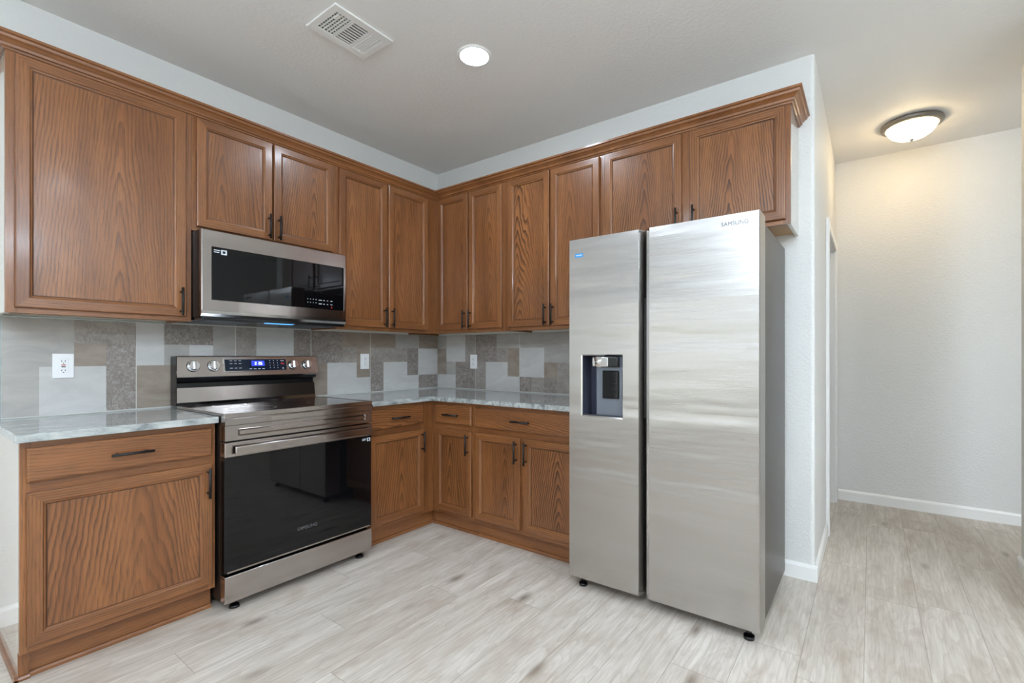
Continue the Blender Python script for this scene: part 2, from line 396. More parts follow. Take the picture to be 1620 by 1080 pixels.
# ------------------------------------------------------------------ backsplash
def splash(name, label, patches, grout_boxes, trims):
    """patches: (x0, x1, z0, z1, key) in wall coordinates along +x, front towards -y"""
    b = new()
    for x0, x1, z0, z1, k in grout_boxes: box(b, x0, x1, -.007, -.0008, z0, z1, 5)
    for x0, x1, z0, z1, k in patches:
        vv = [b.verts.new(p) for p in ((x0, -.009, z0), (x1, -.009, z0), (x1, -.009, z1), (x0, -.009, z1))]
        ff = b.faces.new(vv); ff.material_index = TKEYS.index(k)
    for x0, x1, z0, z1 in trims: box(b, x0, x1, -.012, -.0008, z0, z1, 6)
    return b
def tile_patches(x0, x1, z0, z1, rows, c0=0, c1=4, gap=.0022):
    out = []; n = c1-c0; wq = (x1-x0-2*gap)/n; hq = (z1-z0-2*gap)/4
    for r, row in enumerate(rows):
        for c in range(c0, c1):
            out.append((x0+gap+(c-c0)*wq, x0+gap+(c-c0+1)*wq, z1-gap-(r+1)*hq, z1-gap-r*hq, row[c]))
    return out
ZC, ZU = .914, 1.371
At = [(-.223, 0, ['BB','LL','LL','DD'], 2), (-.694, -.223, ['BBSS','TTTD','DLLD','DLLL'], 4), (-1.165, -.694, ['DDBB','DDTB','BLLB','BLLL'], 4),
      (-1.637, -1.165, ['TLLD','TLLD','BSSL','LLTT'], 4), (-2.109, -1.637, ['LDDS','LSLS','BBBL','BBSL'], 4), (-2.581, -2.109, ['SSTT','SSBD','SLLD','SLLD'], 4)]
P = []
for x0, x1, rows, n in At: P += tile_patches(x0, x1, ZC+.006, ZU, rows, 0, n)
# strip of tile above the line, behind the microwave
for x0, x1, k in ((-1.96, -1.64, 'S'), (-1.635, -1.40, 'B'), (-1.40, -1.31, 'T'), (-1.31, -1.168, 'S')): P.append((x0+.002, x1-.002, ZU+.004, 1.50, k))
b = splash('', '', P, [(-2.583, -.002, ZC+.001, ZU, 0), (-1.96, -1.166, ZU, 1.50, 0)], [(-2.585, -1.962, ZU-.001, ZU+.004), (-2.587, -2.581, ZC+.001, ZU)])
o = obj('tile_backsplash', b, [TM[k] for k in TKEYS]+[GROUT, METTRIM], None, (0,0,0)); tag(o, 'patchwork grey and brown tile backsplash behind the range', 'backsplash')
Bt = [(.009, .461, ['SLLT','BLLT','BSDD','LLDD']), (.461, .921, ['DDSS','DDTB','TLLB','TLLL']), (.921, 1.381, ['SSSS','LLSS','LLBT','DTDT']), (1.381, 1.841, ['SLLT','BLLT','BSDD','LLDD'])]
P = []
for x0, x1, rows in Bt: P += tile_patches(x0, x1, ZC+.006, ZU, rows)
b = splash('', '', P, [(.009, 1.843, ZC+.001, ZU, 0)], [])
o = obj('tile_backsplash', b, [TM[k] for k in TKEYS]+[GROUT, METTRIM], None, (0,0,0)); o.rotation_euler = (0,0,-PI/2)
tag(o, 'patchwork grey tile backsplash between corner and refrigerator', 'backsplash')

# ------------------------------------------------------------------ cabinets (built in wall coordinates, front towards -y)
ROT = {'A': 0.0, 'B': -PI/2}
def door_mesh(b, x0, x1, z0, z1, y):
    """raised frame with recessed flat panel; y = front plane, 20 mm thick"""
    s = .052; e = .004; t = .019
    def ring(i, yy): return [(x0+i, yy, z0+i), (x1-i, yy, z0+i), (x1-i, yy, z1-i), (x0+i, yy, z1-i)]
    rings = [ring(0, y+t), ring(0, y+e), ring(e*.4, y+e*.3), ring(e, y), ring(s-.012, y), ring(s-.009, y+.0035), ring(s-.004, y+.005), ring(s-.001, y+.010), ring(s+.0015, y+.0105)]
    V = [[b.verts.new(p) for p in r] for r in rings]
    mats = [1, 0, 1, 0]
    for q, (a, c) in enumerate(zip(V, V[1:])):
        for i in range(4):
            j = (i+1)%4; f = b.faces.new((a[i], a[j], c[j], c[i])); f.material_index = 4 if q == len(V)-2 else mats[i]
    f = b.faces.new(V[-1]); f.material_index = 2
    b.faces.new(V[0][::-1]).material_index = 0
def drawer_mesh(b, x0, x1, z0, z1, y):
    t = .019
    def ring(i, yy): return [(x0+i, yy, z0+i), (x1-i, yy, z0+i), (x1-i, yy, z1-i), (x0+i, yy, z1-i)]
    V = [[b.verts.new(p) for p in ring(i, yy)] for i, yy in ((0, y+t), (0, y+.006), (.002, y+.003), (.008, y))]
    for a, c in zip(V, V[1:]):
        for i in range(4):
            j = (i+1)%4; b.faces.new((a[i], a[j], c[j], c[i])).material_index = 3
    b.faces.new(V[-1]).material_index = 3; b.faces.new(V[0][::-1]).material_index = 3
def pull(parent, cx, cz, y, vertical=True, L=.138):
    b = new(); r = .0058; so = .030
    if vertical:
        cyl(b, (cx, y-so, cz-L/2), (cx, y-so, cz+L/2), r, n=12)
        for s in (-1, 1): cyl(b, (cx, y-.0005, cz+s*.048), (cx, y-so, cz+s*.048), .0048, n=10)
    else:
        cyl(b, (cx-L/2, y-so, cz), (cx+L/2, y-so, cz), r, n=12)
        for s in (-1, 1): cyl(b, (cx+s*.048, y-.0005, cz), (cx+s*.048, y-so, cz), .0048, n=10)
    obj('handle', b, BLACKM, parent)
def add_door(t, x0, x1, z0, z1, y, hx=None, hz=None, bold=5):
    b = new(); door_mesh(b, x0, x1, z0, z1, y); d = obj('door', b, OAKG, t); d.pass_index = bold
    if hx is not None: pull(d, hx, hz, y)
    return d
def add_drawer(t, x0, x1, z0, z1, y):
    b = new(); drawer_mesh(b, x0, x1, z0, z1, y); d = obj('drawer', b, OAKM, t); d.pass_index = 6; pull(d, (x0+x1)/2, (z0+z1)/2, y, False)
def frame(b, x0, x1, z0, z1, y, openings, t=.019):
    """face frame with openings (x0,x1,z0,z1)"""
    xs = sorted({x0, x1, *[o[0] for o in openings], *[o[1] for o in openings]}); zs = sorted({z0, z1, *[o[2] for o in openings], *[o[3] for o in openings]})
    # stiles full height, rails between
    def inside(x, z): return any(o[0] < x < o[1] and o[2] < z < o[3] for o in openings)
    for a, c in zip(xs, xs[1:]):
        full = not any(inside((a+c)/2, (p+q)/2) for p, q in zip(zs, zs[1:]))
        if full: box(b, a, c, y, y+t, z0, z1, 0)
        else:
            for p, q in zip(zs, zs[1:]):
                if not inside((a+c)/2, (p+q)/2): box(b, a, c, y+.0003, y+t, p, q, 1)
def upper(name, label, wall, x0, x1, z0, doors, side=None, z1=2.44, yf=-.305):
    t = thing(name, label, 'cabinet', ((x0+x1)/2, 0, z0), ROT[wall], 'oak wall cabinets'); g_ = .0006
    X0, X1 = x0+g_, x1-g_
    b = new(); zt = z1
    # carcass: sides, recessed bottom, back, top
    mL = 4 if side == 'L' else 0; mR = 4 if side == 'R' else 0
    box(b, X0, X0+.016, yf+.0185, -.001, z0, zt, mL); box(b, X1-.016, X1, yf+.0185, -.001, z0, zt, mR)
    box(b, X0+.016, X1-.016, yf+.0185, -.001, z0+.014, z0+.026, 5); box(b, X0+.016, X1-.016, yf+.0185, -.001, zt-.016, zt, 0)
    box(b, X0+.016, X1-.016, -.008, -.001, z0+.026, zt-.016, 5)
    obj('carcass', b, OAKM+[SIDE, TAN], t)
    b = new(); ops = []
    ops = [(d[0]+.012, d[1]-.012, z0+.038, 2.405) for d in doors]
    frame(b, X0, X1, z0, zt, yf, ops); obj('face_frame', b, OAKM, t)
    for d in doors:
        hs = d[2]; hx = (d[1]-.024) if hs == 'R' else (d[0]+.024)
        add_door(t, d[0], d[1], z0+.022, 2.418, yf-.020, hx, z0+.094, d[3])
    return t
upper('wall_cabinet', 'single-door oak wall cabinet at the far left, widest door of the upper row', 'A', -2.600, -1.963, 1.372, [(-2.574, -1.990, 'R', 4)], 'L')
upper('wall_cabinet', 'short two-door oak wall cabinet above the microwave', 'A', -1.963, -1.163, 1.838, [(-1.944, -1.570, 'R', 4), (-1.561, -1.190, 'L', 8)])
upper('wall_cabinet', 'tall two-door oak wall cabinet between microwave and corner', 'A', -1.163, -.3062, 1.372, [(-1.149, -.781, 'R', 2), (-.763, -.397, 'L', 3)])
upper('wall_cabinet', 'narrow two-door oak wall cabinet right of the corner, above the outlet', 'B', .001, 1.020, 1.372, [(.350, .670, 'R', 2), (.683, .998, 'L', 4)])
upper('wall_cabinet', 'two-door oak wall cabinet just left of the refrigerator, left door boldly grained', 'B', 1.020, 1.785, 1.372, [(1.056, 1.402, 'R', 10), (1.413, 1.770, 'L', 2)])
upper('wall_cabinet', 'short wide oak wall cabinet directly above the refrigerator', 'B', 1.785, 2.805, 1.842, [(1.807, 2.276, 'R', 9), (2.320, 2.784, 'L', 10)], 'R')

def lower(name, label, wall, x0, x1, yf, drawers, doors, xb0=None, xb1=None, side=None, toe=(None, None)):
    t = thing(name, label, 'cabinet', ((x0+x1)/2, 0, 0), ROT[wall], 'oak base cabinets'); xb0 = x0 if xb0 is None else xb0; xb1 = x1 if xb1 is None else xb1
    Zt, K = .883, .108; ty = yf+.052
    b = new(); mL = 4 if side == 'L' else 0
    ysb = yf+.0185
    if side == 'L': box(b, x0, x0+.016, yf+.044, -.001, .0, K-.0002, 4); box(b, x0+.0004, x0+.0165, yf+.038, yf+.0445, .0, K-.0002, 0); box(b, x0+.0165, x0+.030, yf+.038, ty-.0002, .0, K-.0002, 0)
    box(b, xb0, xb0+.016, ysb, -.001, K, Zt, mL); box(b, xb1-.016, xb1, ysb, -.001, K, Zt, 0)
    box(b, xb0+.016, xb1-.016, ysb, -.001, K, K+.016, 5); box(b, xb0+.016, xb1-.016, -.008, -.001, K+.016, Zt, 5)
    box(b, xb0+.016, xb1-.016, ysb, -.008, Zt-.016, Zt, 5)
    obj('carcass', b, OAKM+[SIDE, TAN], t)
    ops = [(d[0]+.012, d[1]-.012, .150, .682) for d in doors] + [(d[0]+.012, d[1]-.012, .748, .846) for d in drawers]
    # merge column edges so the stiles stay whole
    b = new(); frame(b, x0, x1, K, Zt, yf, ops); obj('face_frame', b, OAKM, t)
    b = new(); tx0 = x0 if toe[0] is None else toe[0]; tx1 = x1 if toe[1] is None else toe[1]
    box(b, tx0, tx1, ty, ty+.016, 0, K, 1)
    prism(b, [(ty, 0), (ty-.013, 0), (ty-.013, .010), (ty-.008, .017), (ty, .019)], tx0, tx1, 1)
    obj('toe_kick', b, OAKM, t)
    for d in drawers: add_drawer(t, d[0], d[1], .733, .860, yf-.020)
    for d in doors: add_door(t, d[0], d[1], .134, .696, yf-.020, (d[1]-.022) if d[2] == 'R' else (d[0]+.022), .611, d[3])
    return t
t = lower('base_cabinet', 'oak base cabinet left of the range with one wide door and drawer', 'A', -2.597, -1.970, -.610, [(-2.580, -1.985)], [(-2.580, -1.985, 'R', 6)], side='L', toe=(-2.566, None))
b = new()      # shoe moulding along its outer side
prism(b, [(0, 0), (-.011, 0), (-.011, .008), (-.007, .015), (0, .017)], -.583, -.015, 1)
bmesh.ops.transform(b, matrix=Matrix.Rotation(PI/2, 4, 'Z') @ Matrix.Scale(-1, 4, (0,1,0)), verts=b.verts[:])
bmesh.ops.translate(b, verts=b.verts[:], vec=(-2.597, 0, 0))
for v in b.verts: v.co.x = -2.597 - abs(v.co.x+2.597)
prism(b, [(-.572, 0), (-.583, 0), (-.583, .008), (-.579, .015), (-.572, .017)], -2.607, -2.5665, 1)
obj('side_shoe_molding', b, OAKM, t)
lower('base_cabinet', 'oak base cabinet between the range and the inside corner', 'A', -1.164, -.6105, -.610, [(-1.135, -.707)], [(-1.135, -.707, 'R', 6)], toe=(-1.164, -.5585))
lower('base_cabinet', 'narrowest oak base cabinet, right beside the inside corner', 'B', .6105, 1.008, -.610, [(.655, .992)], [(.655, .990, 'R', 7)], xb0=.6295, toe=(.559, 1.008))
lower('base_cabinet', 'two-door oak base cabinet next to the refrigerator', 'B', 1.008, 1.815, -.610, [(1.027, 1.795)], [(1.027, 1.392, 'R', 8), (1.423, 1.795, 'L', 10)])

# crown moulding: one profile mitred round the corner with a return at each end
def crown():
    b = new(); Zb = 2.425
    prof = [(0, Zb), (.006, Zb), (.009, Zb+.008), (.016, Zb+.010), (.019, Zb+.020), (.030, Zb+.030), (.040, Zb+.036), (.043, Zb+.046), (.052, Zb+.049), (.052, Zb+.060), (0, Zb+.060)]
    f = .3055      # face of the frames
    path = [((-2.601, 0), (-1, 0)), ((-2.601, -f), (-1, -1)), ((-f, -f), (-1, -1)), ((-f, -2.806), (-1, -1)), ((0, -2.806), (0, -1))]
    # offsets: distance o outward
    rings = []
    for i, ((x, y), (ox, oy)) in enumerate(path):
        r = []
        for o_, z in prof:
            if i == 0: p = (x-o_, y-.001)
            elif i == 4: p = (x-.001, y-o_)
            else: p = (x+ox*o_, y+oy*o_)
            r.append(b.verts.new((*p, z)))
        rings.append(r)
    n = len(prof)
    for a, c in zip(rings, rings[1:]):
        for i in range(n): b.faces.new((a[i], a[(i+1)%n], c[(i+1)%n], c[i])).material_index = 0
    b.faces.new(rings[0][::-1]); b.faces.new(rings[-1])
    return b
# grain must run along the moulding: y-independent horizontal oak
o = obj('crown_molding', crown(), [OAKH], None, (0, 0, 2.425)); tag(o, 'stepped oak crown molding running along the top of the wall cabinets', 'molding')

# ------------------------------------------------------------------ countertops
CDp = .653
b = new(); box(b, -2.612, -1.969, -CDp, -.001, .884, .914, 0, .003, 2)
o = obj('countertop', b, GRAN); tag(o, 'short grey granite countertop left of the range', 'countertop')
b = new(); pts = [(-1.166, -.001), (-1.166, -CDp), (-CDp, -CDp), (-CDp, -1.822), (-.001, -1.822), (-.001, -.001)]
A = [b.verts.new((x, y, .884)) for x, y in pts]; B_ = [b.verts.new((x, y, .914)) for x, y in pts]
for i in range(6): b.faces.new((A[i], A[(i+1)%6], B_[(i+1)%6], B_[i]))
b.faces.new(A[::-1]); b.faces.new(B_)
bmesh.ops.recalc_face_normals(b, faces=b.faces[:])
bmesh.ops.bevel(b, geom=[e for e in b.edges], offset=.003, segments=2, affect='EDGES')
o = obj('countertop', b, GRAN); tag(o, 'L-shaped grey granite countertop from the range round the corner to the refrigerator', 'countertop')

# ------------------------------------------------------------------ outlets
def outlet(label, x, z, wall, gfci):
    t = thing('wall_outlet', label, 'outlet', (x, -.009, z), ROT[wall], 'outlets on the backsplash'); wd, ht = (.074, .116)
    y = -.0095
    b = new(); box(b, x-wd/2, x+wd/2, y-.006, y, z-ht/2, z+ht/2, 0, .0025, 2); obj('cover_plate', b, WHITEP, t)
    if gfci:
        b = new(); box(b, x-.017, x+.017, y-.009, y-.006, z-.034, z+.034, 0, .001); obj('receptacle', b, WHITEP, t)
        b = new()
        for zz in (.022, -.022):
            for s in (-1, 1): box(b, x+s*.006-.0012, x+s*.006+.0012, y-.0095, y-.009, z+zz-.003, z+zz+.004)
            cyl(b, (x, y-.009, z+zz-.009), (x, y-.0095, z+zz-.009), .0024, n=10)
        split('slot', b, DARK, t)
        b = new(); box(b, x-.007, x+.007, y-.0105, y-.009, z+.002, z+.0065); obj('reset_button', b, REDP, t)
        b = new(); box(b, x-.007, x+.007, y-.0105, y-.009, z-.0065, z-.002); obj('test_button', b, BLK, t)
    else:
        for zz in (.0195, -.0195):
            b = new(); box(b, x-.0165, x+.0165, y-.0085, y-.006, z+zz-.0145, z+zz+.0145, 0, .004, 2); r = obj('receptacle', b, WHITEP, t)
            b = new()
            for s in (-1, 1): box(b, x+s*.006-.0012, x+s*.006+.0012, y-.009, y-.0085, z+zz-.002, z+zz+.006)
            cyl(b, (x, y-.0085, z+zz-.008), (x, y-.009, z+zz-.008), .0024, n=10)
            split('slot', b, DARK, r)
        b = new(); cyl(b, (x, y-.006, z), (x, y-.0068, z), .003, n=10); obj('screw', b, CHROME, t)
outlet('white outlet with red and black buttons, left of the range', -2.383, 1.149, 'A', True)
outlet('plain white outlet on the tiles between range and corner', -.746, 1.153, 'A', False)
outlet('plain white outlet on the tiles right of the corner', .447, 1.147, 'B', False)

# ------------------------------------------------------------------ range
RX0, RX1 = -1.962, -1.174
t = thing('range', 'stainless electric range with black glass oven door and rear control panel', 'range', ((RX0+RX1)/2, 0, 0)); rt = t
b = new(); box(b, RX0, RX1, -.645, -.03, .045, .905, 0); obj('body', b, [plain('range_body_dark', srgb(38, 34, 32), .35, .5)], t)
b = new()
prism(b, [(-.105, .905), (-.700, .905), (-.708, .899), (-.708, .873), (-.66, .873), (-.66, .89), (-.105, .89)], RX0-.002, RX1+.002)
box(b, RX0-.002, RX1+.002, -.70, -.688, .9045, .9275, 0, .002); box(b, RX0-.002, RX0+.008, -.69, -.105, .9045, .9275, 0, .002); box(b, RX1-.008, RX1+.002, -.69, -.105, .9045, .9275, 0, .002)
obj('cooktop_rim', b, STEEL, t)
b = new(); box(b, RX0+.008, RX1-.008, -.688, -.095, .905, .925); ct = obj('cooktop_glass', b, CTOP, t)
RING = plain('burner_print', srgb(110, 110, 115), .3)
for (x, y, r) in ((-1.76, -.50, .115), (-1.36, -.50, .09), (-1.76, -.24, .08), (-1.36, -.24, .10)):
    b = new(); n = 48
    A = [b.verts.new((x+r*math.cos(2*PI*i/n), y+r*math.sin(2*PI*i/n), .9253)) for i in range(n)]; B_ = [b.verts.new((x+(r-.002)*math.cos(2*PI*i/n), y+(r-.002)*math.sin(2*PI*i/n), .9253)) for i in range(n)]
    for i in range(n): b.faces.new((A[i], A[(i+1)%n], B_[(i+1)%n], B_[i]))
    obj('burner_ring', b, RING, ct)
# front apron with a long recessed strip
b = new()
fx0, fx1, yz = RX0, RX1, -.700
ring_o = [(fx0, .800), (fx1, .800), (fx1, .870), (fx0, .870)]; ring_i = [(fx0+.055, .818), (fx1-.045, .818), (fx1-.045, .852), (fx0+.055, .852)]
def rr(bm, pts, y): return [bm.verts.new((x, y, z)) for x, z in pts]
o1 = rr(b, ring_o, -.645); o2 = rr(b, ring_o, yz); i1 = rr(b, ring_i, yz)
ins = [(ring_i[0][0]+.006, .824), (ring_i[1][0]-.006, .824), (ring_i[1][0]-.006, .846), (ring_i[0][0]+.006, .846)]
i2 = rr(b, ins, yz+.006); ins2 = [(ins[0][0]+.002, .826), (ins[1][0]-.002, .826), (ins[1][0]-.002, .844), (ins[0][0]+.002, .844)]
i3 = rr(b, ins2, yz-.002)
for a, c in ((o1, o2), (o2, i1), (i1, i2), (i2, i3)):
    for i in range(4): b.faces.new((a[i], a[(i+1)%4], c[(i+1)%4], c[i]))
b.faces.new(i3); b.faces.new(o1[::-1]); obj('front_apron', b, STEEL, t)
# oven door
b = new(); box(b, RX0, RX1, -.694, -.647, .183, .722, 0, .002); d = obj('oven_door', b, [BGLASS], t)
b = new(); box(b, RX0, RX1, -.699, -.647, .7225, .792, 0, .003); obj('door_top_rail', b, STEEL, d)
b = new(); box(b, RX0+.035, RX1-.012, -.728, -.7165, .733, .774, 0, .005, 2)
for s in (RX0+.10, RX1-.08): box(b, s-.02, s+.02, -.717, -.6985, .742, .766, 0, .002)
obj('handle', b, STEEL, d)
b = new(); box(b, RX0+.012, RX1-.012, -.6945, -.690, .183, .190, 0); obj('door_bottom_strip', b, STEEL, d)
text('logo_text', 'SAMSUNG', .024, LOGO, d, (-1.567, -.6945, .291), (PI/2, 0, 0))
b = new(); box(b, RX1-.030, RX1-.008, -.6948, -.694, .690, .710, 0); st_ = obj('sticker', b, PRINT, d)
b = new(); box(b, RX1-.023, RX1-.015, -.6952, -.6948, .694, .706, 0); obj('sticker_mark', b, BLK, st_)
b = new()
for i, z in enumerate((.705, .698)): box(b, RX1-.062, RX1-.034-.006*i, -.6948, -.694, z-.002, z+.002)
split('sticker_print', b, PRINT, st_)
b = new(); box(b, RX0, RX1, -.700, -.647, .045, .170, 0, .004, 2); obj('storage_drawer', b, STEEL, t)
for x in (RX0+.06, RX1-.05):
    for y in (-.65, -.08):
        b = new(); cyl(b, (x, y, 0), (x, y, .012), .024, .020, n=20); cyl(b, (x, y, .012), (x, y, .046), .011, n=12); obj('foot', b, BLK, t)
# backguard
b = new()
prism(b, [(-.022, .925), (-.090, .925), (-.078, .940), (-.070, 1.020), (-.022, 1.020)], RX0+.004, RX1-.002)
obj('backguard_lower', b, STEEL, t)
b = new(); prism(b, [(-.022, 1.020), (-.056, 1.020), (-.056, 1.045), (-.092, 1.055), (-.100, 1.075), (-.022, 1.075)], RX0+.006, RX1-.004); obj('vent_channel', b, BLK, t)
b = new(); FP = [(-.022, 1.075), (-.103, 1.072), (-.108, 1.080), (-.082, 1.190), (-.074, 1.195), (-.022, 1.195)]
prism(b, FP, RX0, RX1+.004); cp = obj('control_panel', b, STEEL, t)
b = new(); box(b, RX0-.002, RX0+.002, -.10, -.02, .925, 1.19); obj('end_cap', b, BLK, t)
# things on the sloped face, z along slope
p0 = Vector((0, -.108, 1.080)); p1 = Vector((0, -.082, 1.190)); sd = (p1-p0).normalized(); nrm = Vector((0, -sd.z, sd.y))
tilt = math.atan2(sd.y, sd.z)   # lean back
def on_slope(bm, off=.0):
    M = Matrix.Translation(p0 + nrm*off) @ Matrix.Rotation(-tilt, 4, 'X')
    bmesh.ops.transform(bm, matrix=M, verts=bm.verts[:])
b = new(); box(b, -1.735, -1.372, -.0035, 0, .022, .102, 0, .001); on_slope(b); bz = obj('display_bezel', b, SSHINY, cp)
b = new(); box(b, -1.729, -1.378, -.0048, -.0035, .027, .097); on_slope(b); dp = obj('display_panel', b, plain('display_navy', srgb(12, 32, 52), .08), cp)
b = new(); box(b, -1.585, -1.510, -.0052, -.0048, .055, .088); on_slope(b); obj('clock_window', b, BLUEGLOW, dp)
b = new()
segs = {'2': 'abged', '6': 'afgedc', ':': ''}
def seg7(bm, x, z, ch, w_=.009, h_=.016, th=.0022):
    S = {'a': (0, w_, h_-th, h_), 'g': (0, w_, h_/2-th/2, h_/2+th/2), 'd': (0, w_, 0, th), 'b': (w_-th, w_, h_/2, h_), 'c': (w_-th, w_, 0, h_/2), 'f': (0, th, h_/2, h_), 'e': (0, th, 0, h_/2)}
    for k in segs[ch]: a = S[k]; box(bm, x+a[0], x+a[1], -.0056, -.0052, z+a[2], z+a[3])
seg7(b, -1.566, .063, '2'); seg7(b, -1.545, .063, '2'); seg7(b, -1.533, .063, '6'); on_slope(b); obj('clock_digits', b, DIGIT, dp)
b = new()
for i in range(3):
    for j in range(3): box(b, -1.696+i*.024-.007, -1.696+i*.024+.007, -.0052, -.0048, .087-j*.017-(.010 if j == 2 else 0), .0895-j*.017-(.010 if j == 2 else 0))
for i in range(4): box(b, -1.590+i*.024-.008, -1.590+i*.024+.006, -.0052, -.0048, .036, .040)
for i in range(3):
    for j in range(4): box(b, -1.478+i*.023-.002, -1.478+i*.023+.002, -.0052, -.0048, .086-j*.015, .090-j*.015)
box(b, -1.412, -1.392, -.0052, -.0048, .084, .088); box(b, -1.405, -1.396, -.0052, -.0048, .036, .042)
on_slope(b); split('button_print', b, PRINT, dp)
b = new(); box(b, -1.412, -1.392, -.0052, -.0048, .064, .073); on_slope(b); obj('off_button_print', b, REDP, dp)
for x in (-1.884, -1.785, -1.334, -1.243):
    b = new(); z = .060
    cyl(b, (x, 0, z), (x, -.006, z), .029, .029, n=32); cyl(b, (x, -.006, z), (x, -.026, z), .0265, .0235, n=32)
    box(b, x-.005, x+.005, -.036, -.025, z-.022, z+.022, 0, .002); on_slope(b)
    k = obj('knob', b, CHROME, cp)
    b = new(); cyl(b, (x, -.0002, z), (x, -.0025, z), .032, n=32); on_slope(b); obj('knob_ring', b, BLK, k)

# ------------------------------------------------------------------ microwave
MX0, MX1, MZ0, MZ1 = -1.960, -1.172, 1.378, 1.830
t = thing('microwave', 'stainless over-the-range microwave with black glass door under the short cabinet', 'microwave', ((MX0+MX1)/2, 0, MZ0)); mw = t
b = new(); box(b, MX0, MX1, -.392, -.012, MZ0+.016, MZ1-.001, 0); obj('case', b, [plain('microwave_case', srgb(30, 26, 25), .3, .4)], t)
b = new(); box(b, MX0+.004, MX1-.004, -.420, -.014, MZ0, MZ0+.0155, 0, .002)
ob_ = obj('underside_plate', b, [BLK], t)
for x0 in (MX0+.05, MX1-.27):
    b = new(); box(b, x0, x0+.22, -.36, -.12, MZ0-.003, MZ0+.0, 0)
    for i in range(12): box(b, x0+.008, x0+.212, -.352+i*.019, -.345+i*.019, MZ0-.0045, MZ0-.003, 0)
    obj('grease_filter', b, [MGREY], ob_)
b = new(); box(b, -1.64, -1.49, -.405, -.372, MZ0-.003, MZ0); obj('cooktop_lamp', b, [emit('cool_work_light', (.10, .40, 1, 1), .5)], ob_)
# door: steel frame round the glass
b = new(); y = -.430
go = [(MX0-.001, MZ0+.046), (MX1+.001, MZ0+.046), (MX1+.001, MZ1), (MX0-.001, MZ1)]
gi = [(MX0+.042, MZ0+.100), (MX1-.014, MZ0+.100), (MX1-.014, MZ1-.083), (MX0+.042, MZ1-.083)]
a0 = rr(b, go, -.393); a1 = rr(b, go, y+.004); a2 = rr(b, [(go[0][0]+.004, go[0][1]), (go[1][0]-.004, go[1][1]), (go[2][0]-.004, go[2][1]-.004), (go[3][0]+.004, go[3][1]-.004)], y); a3 = rr(b, gi, y)
a4 = rr(b, [(gi[0][0]+.003, gi[0][1]+.003), (gi[1][0]-.003, gi[1][1]+.003), (gi[2][0]-.003, gi[2][1]-.003), (gi[3][0]+.003, gi[3][1]-.003)], y+.004)
for a, c in ((a0, a1), (a1, a2), (a2, a3), (a3, a4)):
    for i in range(4): b.faces.new((a[i], a[(i+1)%4], c[(i+1)%4], c[i]))
b.faces.new(a0[::-1]); b.faces.new(a4[::1])
dr = obj('door', b, [STEEL], t)
b = new(); box(b, gi[0][0]+.002, gi[1][0]-.002, y+.0005, y+.0035, gi[0][1]+.002, gi[2][1]-.002); gl = obj('door_glass', b, [BGLASS], dr)
b = new(); prism(b, [(-.393, MZ0+.0455), (-.430, MZ0+.0455), (-.428, MZ0+.030), (-.418, MZ0+.0165), (-.393, MZ0+.0165)], MX0-.001, MX1+.001); obj('lower_trim', b, [SSHINY], t)
b = new(); yy = y+.0005
for i in range(4):
    for j in range(2): box(b, -1.42+i*.017-.002, -1.42+i*.017+.002, yy-.0006, yy, 1.512+j*.020-.002, 1.512+j*.020+.002)
for i, (x, wd) in enumerate(((-1.342, .010), (-1.318, .004), (-1.296, .004), (-1.270, .007))):
    for j in range(2): box(b, x-wd, x+wd, yy-.0006, yy, 1.508+j*.022-.0018, 1.508+j*.022+.0018)
split('button_print', b, PRINT, gl)
b = new(); box(b, -1.272, -1.267, yy-.0008, yy-.0001, 1.486, 1.497); obj('stop_button_print', b, REDP, gl)
b = new(); box(b, -1.875, -1.848, yy-.0007, yy, 1.712, 1.736); s_ = obj('sticker', b, PRINT, gl)
b = new(); box(b, -1.868, -1.855, yy-.0012, yy-.0007, 1.718, 1.730); obj('sticker_mark', b, BLK, s_)
b = new()
for z, l in ((1.731, .028), (1.721, .024)): box(b, -1.907, -1.907+l, yy-.0007, yy, z-.002, z+.002)
split('sticker_print', b, PRINT, s_)

